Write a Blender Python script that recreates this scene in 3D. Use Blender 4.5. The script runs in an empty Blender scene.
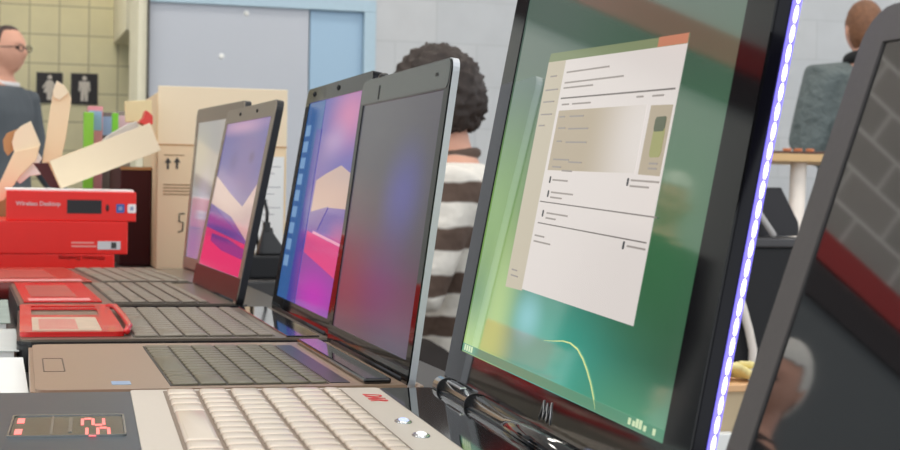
import bpy, bmesh, math, random
from mathutils import Vector, Matrix, noise
random.seed(7)
PI = math.pi
C = bpy.context.scene.collection
TZ = 0.75                       # table top
SC = bpy.context.scene
SC.view_settings.view_transform = 'Standard'
SC.view_settings.look = 'None'
SC.view_settings.gamma = 1.0
SC.view_settings.use_curve_mapping = False
SC.view_settings.exposure = 0.0

# ---------------------------------------------------------------- camera
F = 1579.5
yaw, pitch, roll = 0.2818, 0.0259, 0.0189
fw = Vector((math.sin(yaw)*math.cos(pitch), math.cos(yaw)*math.cos(pitch), -math.sin(pitch)))
r0 = Vector((math.cos(yaw), -math.sin(yaw), 0)); u0 = r0.cross(fw)
rr = r0*math.cos(roll)+u0*math.sin(roll); uu = u0*math.cos(roll)-r0*math.sin(roll)
CAM = Vector((0, 0, TZ+0.1701))
cd = bpy.data.cameras.new('camera'); cam = bpy.data.objects.new('camera', cd); C.objects.link(cam)
cd.sensor_width = 36; cd.lens = F/900*36; cd.clip_start = 0.02; cd.clip_end = 100
M = Matrix(((rr.x, uu.x, -fw.x, CAM.x), (rr.y, uu.y, -fw.y, CAM.y), (rr.z, uu.z, -fw.z, CAM.z), (0, 0, 0, 1)))
cam.matrix_world = M
cd.dof.use_dof = True; cd.dof.focus_distance = 1.05; cd.dof.aperture_fstop = 26
SC.camera = cam

def at(px, py, Y):
    """point of the place seen at this pixel of the photograph, at depth Y along the row"""
    d = fw + rr*((px-450)/F) - uu*((py-225)/F)
    return CAM + d*(Y/d.y)
def XZ(px, py, Y):
    p = at(px, py, Y); return p.x, p.z

# ---------------------------------------------------------------- materials
def lin(c):
    return tuple(((v/255)/12.92 if v/255 <= 0.04045 else ((v/255+0.055)/1.055)**2.4) for v in c)
def _new(name):
    m = bpy.data.materials.new(name); m.use_nodes = True
    return m, m.node_tree, m.node_tree.nodes['Principled BSDF']
def mat(name, col, rough=0.5, metal=0.0, spec=0.5, var=0.06, scale=30, coat=0.0, bump=0.0, trans=0.0, alpha=1.0):
    m, nt, b = _new(name)
    c = lin(col)
    tc = nt.nodes.new('ShaderNodeTexCoord'); nz = nt.nodes.new('ShaderNodeTexNoise')
    nz.inputs['Scale'].default_value = scale; nz.inputs['Detail'].default_value = 4
    nt.links.new(tc.outputs['Object'], nz.inputs['Vector'])
    mx = nt.nodes.new('ShaderNodeMix'); mx.data_type = 'RGBA'
    mx.inputs[6].default_value = tuple(v*(1-var) for v in c)+(1,)
    mx.inputs[7].default_value = tuple(min(1, v*(1+var)) for v in c)+(1,)
    nt.links.new(nz.outputs['Fac'], mx.inputs[0]); nt.links.new(mx.outputs[2], b.inputs['Base Color'])
    b.inputs['Roughness'].default_value = rough; b.inputs['Metallic'].default_value = metal
    b.inputs['Specular IOR Level'].default_value = spec
    b.inputs['Coat Weight'].default_value = coat; b.inputs['Coat Roughness'].default_value = 0.04
    b.inputs['Transmission Weight'].default_value = trans; b.inputs['Alpha'].default_value = alpha
    if bump:
        bp = nt.nodes.new('ShaderNodeBump'); bp.inputs['Strength'].default_value = bump; bp.inputs['Distance'].default_value = 0.004
        nt.links.new(nz.outputs['Fac'], bp.inputs['Height']); nt.links.new(bp.outputs['Normal'], b.inputs['Normal'])
    return m
def glow(name, col, strength=1.0, rough=0.12, spec=0.5, base=(8, 8, 8)):
    m, nt, b = _new(name)
    b.inputs['Base Color'].default_value = lin(base)+(1,)
    b.inputs['Roughness'].default_value = rough; b.inputs['Specular IOR Level'].default_value = spec
    b.inputs['Emission Color'].default_value = lin(col)+(1,); b.inputs['Emission Strength'].default_value = strength
    return m
def picture(name, base, blobs, strength=1.0, rough=0.1, spec=0.5):
    """a lit display showing soft patches of colour; blobs: (u, v, ru, rv, colour, weight)"""
    m, nt, b = _new(name)
    b.inputs['Base Color'].default_value = lin((8, 8, 8))+(1,)
    b.inputs['Roughness'].default_value = rough; b.inputs['Specular IOR Level'].default_value = spec
    uv = nt.nodes.new('ShaderNodeUVMap'); uv.uv_map = 'UVMap'
    cur = None
    for (u, v, ru, rv, col, w) in blobs:
        mp = nt.nodes.new('ShaderNodeVectorMath'); mp.operation = 'SUBTRACT'; mp.inputs[1].default_value = (u, v, 0)
        nt.links.new(uv.outputs[0], mp.inputs[0])
        dv = nt.nodes.new('ShaderNodeVectorMath'); dv.operation = 'DIVIDE'; dv.inputs[1].default_value = (ru, rv, 1)
        nt.links.new(mp.outputs[0], dv.inputs[0])
        ln = nt.nodes.new('ShaderNodeVectorMath'); ln.operation = 'LENGTH'; nt.links.new(dv.outputs[0], ln.inputs[0])
        mr = nt.nodes.new('ShaderNodeMapRange'); mr.interpolation_type = 'SMOOTHSTEP'
        mr.inputs[1].default_value = 0; mr.inputs[2].default_value = 1; mr.inputs[3].default_value = w; mr.inputs[4].default_value = 0
        nt.links.new(ln.outputs['Value'], mr.inputs[0])
        mx = nt.nodes.new('ShaderNodeMix'); mx.data_type = 'RGBA'
        if cur is None: mx.inputs[6].default_value = lin(base)+(1,)
        else: nt.links.new(cur, mx.inputs[6])
        mx.inputs[7].default_value = lin(col)+(1,)
        nt.links.new(mr.outputs[0], mx.inputs[0]); cur = mx.outputs[2]
    nt.links.new(cur, b.inputs['Emission Color']); b.inputs['Emission Strength'].default_value = strength
    return m
def brick_mat(name, c1, c2, mortar, bw, bh, msize, offset=0.5, rough=0.6, axis='XZ', shift=(0, 0), bump=0.25):
    m, nt, b = _new(name)
    tc = nt.nodes.new('ShaderNodeTexCoord'); sp = nt.nodes.new('ShaderNodeSeparateXYZ'); cb = nt.nodes.new('ShaderNodeCombineXYZ')
    nt.links.new(tc.outputs['Object'], sp.inputs[0])
    nt.links.new(sp.outputs['X' if axis[0] == 'X' else 'Y'], cb.inputs[0]); nt.links.new(sp.outputs['Z'], cb.inputs[1])
    ad = nt.nodes.new('ShaderNodeVectorMath'); ad.operation = 'ADD'; ad.inputs[1].default_value = (shift[0], shift[1], 0)
    nt.links.new(cb.outputs[0], ad.inputs[0])
    br = nt.nodes.new('ShaderNodeTexBrick'); br.offset = offset; br.squash = 1
    nt.links.new(ad.outputs[0], br.inputs['Vector'])
    br.inputs['Color1'].default_value = lin(c1)+(1,); br.inputs['Color2'].default_value = lin(c2)+(1,); br.inputs['Mortar'].default_value = lin(mortar)+(1,)
    br.inputs['Scale'].default_value = 1; br.inputs['Mortar Size'].default_value = msize; br.inputs['Mortar Smooth'].default_value = 0.2
    br.inputs['Brick Width'].default_value = bw; br.inputs['Row Height'].default_value = bh
    nz = nt.nodes.new('ShaderNodeTexNoise'); nz.inputs['Scale'].default_value = 6; nz.inputs['Detail'].default_value = 6
    nt.links.new(tc.outputs['Object'], nz.inputs['Vector'])
    mr = nt.nodes.new('ShaderNodeMapRange'); mr.inputs[3].default_value = 0.9; mr.inputs[4].default_value = 1.08
    nt.links.new(nz.outputs['Fac'], mr.inputs[0])
    ml = nt.nodes.new('ShaderNodeVectorMath'); ml.operation = 'SCALE'
    nt.links.new(br.outputs['Color'], ml.inputs[0]); nt.links.new(mr.outputs[0], ml.inputs['Scale'])
    nt.links.new(ml.outputs[0], b.inputs['Base Color'])
    bp = nt.nodes.new('ShaderNodeBump'); bp.inputs['Strength'].default_value = bump; bp.inputs['Distance'].default_value = 0.01; bp.invert = True
    nt.links.new(br.outputs['Fac'], bp.inputs['Height']); nt.links.new(bp.outputs['Normal'], b.inputs['Normal'])
    b.inputs['Roughness'].default_value = rough
    return m
def stripe_mat(name, cols, pitch, z0, rough=0.9):
    m, nt, b = _new(name)
    tc = nt.nodes.new('ShaderNodeTexCoord'); sp = nt.nodes.new('ShaderNodeSeparateXYZ'); nt.links.new(tc.outputs['Object'], sp.inputs[0])
    nz = nt.nodes.new('ShaderNodeTexNoise'); nz.inputs['Scale'].default_value = 9; nt.links.new(tc.outputs['Object'], nz.inputs['Vector'])
    a = nt.nodes.new('ShaderNodeMath'); a.operation = 'MULTIPLY_ADD'; a.inputs[1].default_value = 0.03
    nt.links.new(nz.outputs['Fac'], a.inputs[0]); nt.links.new(sp.outputs['Z'], a.inputs[2])
    s = nt.nodes.new('ShaderNodeMath'); s.operation = 'SUBTRACT'; s.inputs[1].default_value = z0; nt.links.new(a.outputs[0], s.inputs[0])
    d = nt.nodes.new('ShaderNodeMath'); d.operation = 'DIVIDE'; d.inputs[1].default_value = pitch; nt.links.new(s.outputs[0], d.inputs[0])
    f = nt.nodes.new('ShaderNodeMath'); f.operation = 'FRACT'; nt.links.new(d.outputs[0], f.inputs[0])
    rp = nt.nodes.new('ShaderNodeValToRGB'); rp.color_ramp.elements[0].color = lin(cols[0])+(1,); rp.color_ramp.elements[1].color = lin(cols[1])+(1,)
    rp.color_ramp.elements[0].position = 0.47; rp.color_ramp.elements[1].position = 0.53
    e = rp.color_ramp.elements.new(0.0); e.color = lin(cols[1])+(1,); e2 = rp.color_ramp.elements.new(0.05); e2.color = lin(cols[0])+(1,)
    nt.links.new(f.outputs[0], rp.inputs[0]); nt.links.new(rp.outputs[0], b.inputs['Base Color'])
    b.inputs['Roughness'].default_value = rough
    bp = nt.nodes.new('ShaderNodeBump'); n2 = nt.nodes.new('ShaderNodeTexNoise'); n2.inputs['Scale'].default_value = 14
    nt.links.new(tc.outputs['Object'], n2.inputs['Vector']); nt.links.new(n2.outputs['Fac'], bp.inputs['Height'])
    bp.inputs['Strength'].default_value = 0.7; bp.inputs['Distance'].default_value = 0.03; nt.links.new(bp.outputs['Normal'], b.inputs['Normal'])
    return m

black_gloss = mat('black_gloss', (14, 14, 17), 0.06, spec=0.7, coat=0.4)
black_satin = mat('black_satin', (24, 24, 26), 0.35)
black_matt = mat('black_matt', (22, 22, 25), 0.7)
rubber = mat('rubber', (28, 28, 30), 0.8)
black_lid = mat('black_lid', (10, 10, 18), 0.12, spec=.25)
black_bezel = mat('black_bezel', (10, 10, 13), 0.06, spec=.35)
chrome = mat('chrome', (210, 212, 215), 0.18, metal=1.0)
silver = mat('silver', (200, 200, 202), 0.3, metal=0.85)
card = mat('cardboard', (238, 212, 174), 0.85, var=0.05, scale=9)
card_l = mat('pale_cardboard', (240, 220, 188), 0.85, var=0.04, scale=9)
card_d = mat('brown_cardboard', (190, 142, 95), 0.85, var=0.06, scale=9)
red_box = mat('red_print', (240, 34, 24), 0.3, var=0.05)
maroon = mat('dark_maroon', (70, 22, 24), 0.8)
white_paper = mat('white_paper', (236, 236, 232), 0.7, var=0.02)
ink = mat('ink', (70, 68, 66), 0.8)
white_ink = mat('white_ink', (245, 235, 232), 0.6)

# ---------------------------------------------------------------- mesh helpers
class MB:
    def __init__(s): s.bm = bmesh.new()
    def box(s, x0, x1, y0, y1, z0, z1, bev=0.0, seg=2, mi=0, M=None):
        r = bmesh.ops.create_cube(s.bm, size=1); vs = r['verts']
        for v in vs: v.co = Vector((x0+(v.co.x+.5)*(x1-x0), y0+(v.co.y+.5)*(y1-y0), z0+(v.co.z+.5)*(z1-z0)))
        fs = set(f for v in vs for f in v.link_faces)
        for f in fs: f.material_index = mi
        if bev:
            es = list(set(e for v in vs for e in v.link_edges))
            r2 = bmesh.ops.bevel(s.bm, geom=es, offset=bev, segments=seg, affect='EDGES', profile=0.5)
            vs = list(set(vs) & set(s.bm.verts)) + r2['verts']
            for f in r2['faces']: f.material_index = mi
            vs = list(set(v for v in vs if v.is_valid))
        if M is not None:
            for v in vs: v.co = M @ v.co
        return s
    def prism(s, pts, fn, a, b, mi=0):
        """outline pts (2D) swept from depth a to b; fn(p, q, depth) -> 3D"""
        A = [s.bm.verts.new(fn(p[0], p[1], a)) for p in pts]; B = [s.bm.verts.new(fn(p[0], p[1], b)) for p in pts]
        n = len(pts); fs = [s.bm.faces.new(A[::-1]), s.bm.faces.new(B)]
        for i in range(n): fs.append(s.bm.faces.new((A[i], A[(i+1) % n], B[(i+1) % n], B[i])))
        for f in fs: f.material_index = mi
        return s
    def ring(s, outer, inner, fn, a, b, mi=0):
        n = len(outer)
        L = [[s.bm.verts.new(fn(p[0], p[1], d)) for p in loop] for loop, d in ((outer, a), (outer, b), (inner, b), (inner, a))]
        for k in range(4):
            P, Q = L[k], L[(k+1) % 4]
            for i in range(n):
                f = s.bm.faces.new((P[i], P[(i+1) % n], Q[(i+1) % n], Q[i])); f.material_index = mi
        return s
    def loft(s, rings, mi=0, smooth=True):
        R = [[s.bm.verts.new(p) for p in r] for r in rings]
        n = len(R[0]); fs = []
        for k in range(len(R)-1):
            for i in range(n):
                f = s.bm.faces.new((R[k][i], R[k][(i+1) % n], R[k+1][(i+1) % n], R[k+1][i])); fs.append(f)
        fs.append(s.bm.faces.new(R[0][::-1])); fs.append(s.bm.faces.new(R[-1]))
        for f in fs: f.material_index = mi; f.smooth = smooth
        if n > 4 and len(rings) == 2: fs[-1].smooth = fs[-2].smooth = False
        return s
    def tube(s, pts, rad, n=12, mi=0, round_ends=False):
        pts = [Vector(p) for p in pts]
        if not isinstance(rad, (list, tuple)): rad = [rad]*len(pts)
        rad = list(rad)
        if round_ends:
            d0 = (pts[0]-pts[1]).normalized(); d1 = (pts[-1]-pts[-2]).normalized(); a, b = rad[0], rad[-1]
            pre = [(pts[0]+d0*a*math.sin(t), a*math.cos(t)) for t in (1.4, 1.05, .6)]
            post = [(pts[-1]+d1*b*math.sin(t), b*math.cos(t)) for t in (.6, 1.05, 1.4)]
            pts = [p for p, _ in pre]+pts+[p for p, _ in post]; rad = [r for _, r in pre]+rad+[r for _, r in post]
        rings = []; up = None
        for i, p in enumerate(pts):
            t = (pts[min(i+1, len(pts)-1)]-pts[max(i-1, 0)]).normalized()
            if up is None:
                up = Vector((0, 0, 1)) if abs(t.z) < .9 else Vector((0, 1, 0))
            a = t.cross(up).normalized(); b = a.cross(t).normalized(); up = b
            rings.append([p+(a*math.cos(2*PI*k/n)+b*math.sin(2*PI*k/n))*rad[i] for k in range(n)])
        return s.loft(rings, mi)
    def ell(s, c, r, M=None, seg=20, mi=0):
        q = bmesh.ops.create_uvsphere(s.bm, u_segments=seg, v_segments=max(8, seg//2), radius=1)
        for v in q['verts']:
            p = Vector((v.co.x*r[0], v.co.y*r[1], v.co.z*r[2]))
            if M is not None: p = M @ p
            v.co = p+Vector(c)
        for f in set(f for v in q['verts'] for f in v.link_faces): f.material_index = mi; f.smooth = True
        return s
    def quad(s, pts, mi=0):
        f = s.bm.faces.new([s.bm.verts.new(Vector(p)) for p in pts]); f.material_index = mi; return s
    def mesh(s, name, mats):
        bmesh.ops.recalc_face_normals(s.bm, faces=s.bm.faces[:])
        me = bpy.data.meshes.new(name); s.bm.to_mesh(me); s.bm.free()
        for m in (mats if isinstance(mats, (list, tuple)) else [mats]): me.materials.append(m)
        return me
    def build(s, name, mats, parent=None, label=None):
        return link(name, s.mesh(name, mats), parent, label)
def link(name, me, parent=None, label=None):
    o = bpy.data.objects.new(name, me); C.objects.link(o)
    if parent is not None: o.parent = parent
    if label: o['label'] = label
    return o
def tag(o, label, cat, group=None, kind=None):
    o['label'] = label; o['category'] = cat
    if group: o['group'] = group
    if kind: o['kind'] = kind
    return o
def thing(name, label, cat, loc=(0, 0, 0), rz=0, group=None):
    o = bpy.data.objects.new(name, None); C.objects.link(o); o.location = loc; o.rotation_euler = (0, 0, rz); o.empty_display_size = .1
    return tag(o, label, cat, group)
def struct(name, mb, m):
    o = mb.build(name, m); o['kind'] = 'structure'; return o
def rrect(a0, a1, b0, b1, r, n=5):
    out = []
    for (ca, cb, t0) in ((a1-r, b1-r, 0), (a0+r, b1-r, PI/2), (a0+r, b0+r, PI), (a1-r, b0+r, 1.5*PI)):
        for k in range(n+1):
            t = t0+PI/2*k/n; out.append((ca+r*math.cos(t), cb+r*math.sin(t)))
    return out
def text_mesh(txt, size, fn, thick=0.0003, bold=False, shear=0.0, align='LEFT'):
    cu = bpy.data.curves.new('lettering', 'FONT'); cu.body = txt; cu.size = size; cu.shear = shear; cu.align_x = align
    cu.extrude = thick/2; cu.offset = size*0.03 if bold else 0; cu.resolution_u = 3
    o = bpy.data.objects.new('lettering', cu); C.objects.link(o)
    me = bpy.data.meshes.new_from_object(o.evaluated_get(bpy.context.evaluated_depsgraph_get()))
    bpy.data.objects.remove(o); bpy.data.curves.remove(cu)
    for v in me.vertices: v.co = fn(v.co.x, v.co.y, v.co.z)
    return me

# ---------------------------------------------------------------- laptops
ZB = 0.028
ROWS = [[1.25, 1, 1.25, 1.5, 5.5, 1.25, 1, 1.25, 1],
        [1.25, 1]+[1]*10+[2.75],
        [1.75]+[1]*11+[2.25],
        [1.5]+[1]*12+[1.5],
        [1]*13+[2],
        [1]*15]
key_cache = {}
def key_mesh(w, d, h, m, rnd):
    k = (round(w, 4), round(d, 4), h, m.name)
    if k not in key_cache:
        b = MB(); i = min(0.0022 if rnd else 0.0012, d*.2)
        fn = lambda p, q, z: Vector((q, p, z))
        lo = rrect(-w/2, w/2, -d/2, d/2, .0012, 2); hi = rrect(-w/2+i, w/2-i, -d/2+i, d/2-i, .0012, 2)
        mid = rrect(-w/2+i*.35, w/2-i*.35, -d/2+i*.35, d/2-i*.35, .0012, 2)
        b.loft([[fn(*p, 0) for p in lo], [fn(*p, h*.75) for p in mid], [fn(*p, h) for p in hi]])
        key_cache[k] = b.mesh('key', m)
    return key_cache[k]
def laptop(P, label, S):
    hx, hy, psi, tau, w, D, H, bs, b0, bt = P
    root = thing('laptop', label, 'laptop', (hx, hy, TZ), -psi, 'open laptops in a row along the table')
    t = S.get('t', .008); st, ct = math.sin(tau), math.cos(tau)
    def L(y, s, off): return Vector((s*st-off*ct, y, ZB+s*ct+off*st))
    # base
    zt = ZB-.002
    b = MB(); b.prism(rrect(-D, .014, -w/2, w/2, .012), lambda p, q, z: Vector((p, q, z)), 0.0, zt)
    bmesh.ops.bevel(b.bm, geom=[e for e in b.bm.edges if abs(e.verts[0].co.z-zt) < 1e-6 and abs(e.verts[1].co.z-zt) < 1e-6], offset=.003, segments=2, affect='EDGES')
    b.build('base', S['base_mat'], root)
    b = MB(); b.prism(rrect(-D+.003, .010, -w/2+.003, w/2-.003, .010), lambda p, q, z: Vector((p, q, z)), zt-.0005, ZB)
    b.build('palm_rest', S['palm_mat'], root)
    if 'deck' in S:
        d1, d0 = S['deck']; b = MB()
        b.prism(rrect(-d1, -d0, -w/2+.004, w/2-.004, .004), lambda p, q, z: Vector((p, q, z)), ZB-.0005, ZB+.0012)
        b.build('deck', S['deck_mat'], root)
    zk = ZB+(.0012 if 'deck' in S else 0)
    # keyboard
    kd1, kd0, ky1, ky0 = S['kb']; npad = S.get('numpad', 0)
    b = MB(); b.prism(rrect(-kd1-.001, -kd0+.001, ky0-.001, ky1+.001, .001), lambda p, q, z: Vector((p, q, z)), zk-.0004, zk+.0004)
    kb = b.build('keyboard', S['bed_mat'], root)
    rows = 6; hs = [1, 1, 1, 1, 1, S.get('frow', .65)]; pd = (kd1-kd0)/sum(hs)
    u = (ky1-ky0)/(15+(4.3 if npad else 0)); g = S.get('gap', .0022)
    d = kd1
    nk = 0
    for ri in range(rows):
        dd = pd*hs[ri]; y = ky1
        row = list(ROWS[ri])
        if npad: row += [-.3]+([1]*4)
        for kw in row:
            if kw < 0: y += kw*u; continue
            if nk < 100:
                o = link('key', key_mesh(kw*u-g, dd-g, S.get('kh', .0024), S['key_mat'], S.get('rnd')), kb)
                o.location = (-(d-dd/2), y-kw*u/2, zk+.0003); nk += 1
            y -= kw*u
        d -= dd
    # lid
    b = MB(); b.prism(rrect(-w/2, w/2, -.006, H, S.get('cr', .012)), lambda p, q, z: L(p, q, z), -t, 0)
    b.build('lid', S['lid_mat'], root)
    b = MB(); b.ring(rrect(-w/2+.0006, w/2-.0006, -.004, H-.0006, S.get('cr', .012)), rrect(-w/2+bs, w/2-bs, b0, H-bt, .0008), lambda p, q, z: L(p, q, z), -.0003, .0012)
    bz = b.build('bezel', S['bezel_mat'], root)
    b = MB(); b.quad([L(w/2-bs, b0, .0002), L(-w/2+bs, b0, .0002), L(-w/2+bs, H-bt, .0002), L(w/2-bs, H-bt, .0002)])
    uvl = b.bm.loops.layers.uv.new('UVMap')
    for f in b.bm.faces:
        for lp, c in zip(f.loops, ((0, 0), (1, 0), (1, 1), (0, 1))): lp[uvl].uv = c
    bm = b.bm; me = bpy.data.meshes.new('screen'); bm.normal_update()
    if bm.faces[:][0].normal.x > 0: bmesh.ops.reverse_faces(bm, faces=bm.faces[:])
    bm.to_mesh(me); bm.free(); me.materials.append(S['screen_mat'])
    sc = link('screen', me, root)
    # hinge barrel pieces
    hz_ = S.get('hz', .001); b = MB(); b.tube([(S.get('hx', .004), -w/2+S.get('he', .02), ZB+hz_), (S.get('hx', .004), w/2-S.get('he', .02), ZB+hz_)], S.get('hr', .0055), 18); b.build('hinge', S.get('hinge_mat', black_satin), root)
    return root, sc, L, bz
def patch(sc, L, name, pts, m, off=.0004, label=None):
    b = MB(); b.prism([(p[0], p[1]) for p in pts], lambda p, q, z: L(p, q, z), .0001, off); return b.build(name, m, sc, label)

def rect(y1, y0, s0, s1): return [(y1, s0), (y0, s0), (y0, s1), (y1, s1)]

# nearest laptop: matt dark grey, blank reflecting screen
grey_shell = mat('grey_shell', (80, 76, 74), 0.45, var=.1, scale=400)
blank = mat('blank_screen', (16, 17, 19), 0.03, spec=1.0, var=.02)
blank.node_tree.nodes['Principled BSDF'].inputs['IOR'].default_value = 2.0
dark_key = mat('dark_key', (40, 40, 42), 0.5)
S1 = dict(base_mat=grey_shell, palm_mat=grey_shell, kb=(.165, .06, .145, -.145), bed_mat=black_satin, key_mat=dark_key,
          lid_mat=grey_shell, bezel_mat=grey_shell, screen_mat=blank, t=.009, cr=.016)
P1 = (.2645, .3798, -.0078, .3288, .36, .25, .2278, .0169, .022, .0162)
n1, s1, L1, z1 = laptop(P1, 'dark grey laptop nearest the camera with a blank mirror-like screen', S1)
b = MB(); b.prism(rrect(.118, .138, .217, .2205, .0015), lambda p, q, z: L1(p, q, z), .001, .002); b.build('latch', black_satin, n1)

# big black laptop with the document on screen
slate = mat('slate_gloss', (50, 64, 76), 0.3, var=.1, scale=200)
beige = mat('beige_deck', (214, 202, 188), 0.38, var=.03, scale=300)
cream_key = mat('cream_key', (224, 208, 190), 0.2, var=.02)
bed_tan = mat('bed_tan', (134, 116, 100), 0.6)
desk_pic = picture('desktop_picture', (58, 92, 70), [
    (.15, .95, .8, .6, (82, 98, 90), .9), (.9, .95, .6, .4, (60, 78, 70), .8),
    (.05, .35, .35, .45, (120, 158, 80), .9), (.45, .02, .6, .35, (62, 168, 150), .95), (.18, .12, .16, .32, (176, 200, 120), .75),
    (.02, .0, .35, .18, (176, 206, 128), .9), (.36, .14, .11, .09, (128, 190, 196), .8), (.9, .0, .4, .14, (92, 156, 122), .8), (.86, .36, .3, .36, (48, 104, 62), .7)],
    strength=1.0, rough=.05, spec=1.0)
desk_pic.node_tree.nodes['Principled BSDF'].inputs['IOR'].default_value = 1.9
S2 = dict(base_mat=black_gloss, palm_mat=slate, deck=(.2145, .0475), deck_mat=beige, kb=(.1925, .0755, .211, -.175), numpad=1,
          frow=.62, bed_mat=bed_tan, key_mat=cream_key, rnd=True, kh=.0020, gap=.0018, lid_mat=black_lid, bezel_mat=black_bezel,
          screen_mat=desk_pic, t=.008, hr=.0070, hx=-.002, hz=.002, he=.004, hinge_mat=black_gloss, cr=.014)
P2 = (.2907, .8316, .0563, .1779, .450, .31, .295, .0316, .0299, .014)
n2, s2, L2, z2 = laptop(P2, 'large black laptop with cream keys showing a document on a green desktop', S2)
doc_w = glow('document_white', (216, 208, 203)); doc_tan = glow('document_tan', (172, 158, 136)); doc_tan2 = glow('document_pale_tan', (190, 180, 160)); doc_ink = glow('document_ink', (112, 106, 102))
pale_g = glow('title_bar', (124, 136, 100)); reflection_g = glow('orange_reflection', (190, 126, 98)); icon_g = glow('icon_pale', (205, 222, 180))
patch(s2, L2, 'document_page', [(.0765, .0805), (-.1262, .0765), (-.1262, .2158), (.0765, .2225)], doc_w, .0005)
patch(s2, L2, 'sidebar', rect(.1145, .0765, .0795, .224), doc_tan2, .0005)
patch(s2, L2, 'title_bar', [(.1145, .2235), (-.1262, .2155), (-.1262, .2205), (.1125, .2290)], pale_g, .0006)
patch(s2, L2, 'title_bar_reflection', [(-.085, .2170), (-.1262, .2157), (-.1262, .2208), (-.085, .2222)], reflection_g, .0007)  # orange reflection on the end of the title bar, painted as glow
tan_grad = picture('tan_fade', (176, 162, 140), [(1, .5, .62, 3, (214, 206, 200), 1)])
b = MB(); b.quad([L2(.070, .154, .0007), L2(-.087, .1515, .0007), L2(-.086, .1872, .0007), L2(.070, .1905, .0007)])
uvl = b.bm.loops.layers.uv.new('UVMap')
for f in b.bm.faces:
    for lp, c in zip(f.loops, ((0, 0), (1, 0), (1, 1), (0, 1))): lp[uvl].uv = c
b.build('table_block', tan_grad, s2)
patch(s2, L2, 'picture_cell', [(-.0925, .151), (-.1235, .1500), (-.1235, .1855), (-.0925, .1865)], doc_tan, .0007)
b = MB(); b.prism(rrect(-.1195, -.1035, .1595, .1745, .003), lambda p, q, z: L2(p, q, z), .0006, .0009); b.build('gadget_body', glow('gadget_green', (150, 150, 96)), s2)
b = MB(); b.prism(rrect(-.1185, -.1035, .1725, .1800, .002), lambda p, q, z: L2(p, q, z), .0006, .0010); b.build('gadget_top', glow('gadget_dark', (84, 92, 70)), s2)
b = None
def line(y1, y0, s, h=.0011, slope=-.026, name='text_line', m=None):
    b = MB(); b.prism([(y1, s), (y0, s+slope*(y1-y0)), (y0, s+slope*(y1-y0)+h), (y1, s+h)], lambda p, q, z: L2(p, q, z), .0006, .0009); b.build(name, m or doc_ink, s2)
for (a, e, s_, h) in ((.0707, -.1223, .1976, .0009), (.0729, -.1312, .1344, .0007), (.0684, -.1236, .1214, .0007)): line(a, e, s_, h, -.024, 'rule_line')
tl = [(.069, -.012, .2135), (.069, -.040, .2070), (.069, .012, .2038), (.066, .052, .1935), (.045, .010, .1930), (-.068, -.078, .1915), (-.092, -.108, .1908),
      (.066, .055, .186), (.045, .018, .1855), (.064, .050, .179), (.043, .005, .178), (.062, .052, .171), (.043, .003, .170), (.062, .030, .160), (.030, .005, .158), (.061, .043, .1555), (.040, .020, .153),
      (.055, .025, .1475), (.053, .010, .1400), (.053, .030, .137), (.054, .012, .1275), (.054, .034, .1245), (.070, .050, .1135), (.070, .035, .1100),
      (-.084, -.125, .1475), (-.084, -.112, .1445), (-.097, -.124, .1140), (.103, .090, .213), (.108, .082, .2045), (.108, .085, .197), (.108, .084, .189), (.108, .096, .182), (.106, .094, .0905), (.106, .09, .087), (-.106, -.118, .1560), (-.106, -.118, .1535)]
text_g = glow('text_grey', (150, 142, 136))
for k, (a, e, s_) in enumerate(tl): line(a, e, s_, .0010, -.024, m=text_g)
icon_d = glow('icon_dark', (70, 72, 74))
for (y, s_) in ((.0605, .1460), (.0590, .1375), (.0620, .1255), (-.0795, .1450), (-.0915, .1125)):
    b = MB(); b.prism(rrect(y-.0012, y+.0012, s_, s_+.0042, .001), lambda p, q, z: L2(p, q, z), .0006, .0009); b.build('page_icon', icon_d, s2)
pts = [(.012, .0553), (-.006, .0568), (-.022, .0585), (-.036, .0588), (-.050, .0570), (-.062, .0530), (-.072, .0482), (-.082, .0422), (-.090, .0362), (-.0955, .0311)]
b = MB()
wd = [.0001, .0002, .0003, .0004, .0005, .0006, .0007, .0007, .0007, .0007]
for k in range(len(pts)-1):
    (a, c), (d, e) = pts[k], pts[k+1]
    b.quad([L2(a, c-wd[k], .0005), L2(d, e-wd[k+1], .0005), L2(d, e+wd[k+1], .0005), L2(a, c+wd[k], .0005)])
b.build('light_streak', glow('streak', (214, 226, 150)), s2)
patch(s2, L2, 'taskbar', rect(.193, -.193, .0302, .0355), glow('taskbar', (86, 142, 114)), .0005)
for y in (.186, .180, .174, .168): patch(s2, L2, 'taskbar_icon', rect(y, y-.0035, .0312, .0350), icon_g, .0008)
for y, h in ((-.145, .0345), (-.151, .034), (-.1555, .0355), (-.160, .0355), (-.166, .034), (-.178, .0345)): patch(s2, L2, 'taskbar_icon', rect(y, y-.0030, .0315, h), icon_g, .0008)
# lit edge strip along the back of the near side of the lid
strip_m = glow('strip_glow', (128, 118, 246), 1.7); led_m = glow('led_glow', (228, 226, 255), 4.5)
yb = -P2[4]/2
b = MB(); b.prism(rrect(yb-.0017, yb+.0002, -.002, P2[6]-.012, .0008), lambda p, q, z: L2(p, q, z), -.0095, -.006)
ls = b.build('led_strip', strip_m, n2, 'glowing blue-white light strip')
for k in range(33):
    s_ = .003+k*.0084
    b = MB(); b.ell(Vector(), (.0009, .0007, .0039), Matrix.Rotation(P2[3], 3, 'Y'), 10)
    for v in b.bm.verts: v.co += L2(yb-.0017, s_, -.0078)
    b = b; b.build('led', led_m, ls)
b = MB(); b.prism(rrect(-.0465, -.0095, -P2[4]/2+.004, P2[4]/2-.004, .004), lambda p, q, z: Vector((p, q, z)), ZB-.0005, ZB+.0009); b.build('hinge_panel', black_gloss, n2, 'glossy black strip between the cream deck and the hinge')
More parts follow.
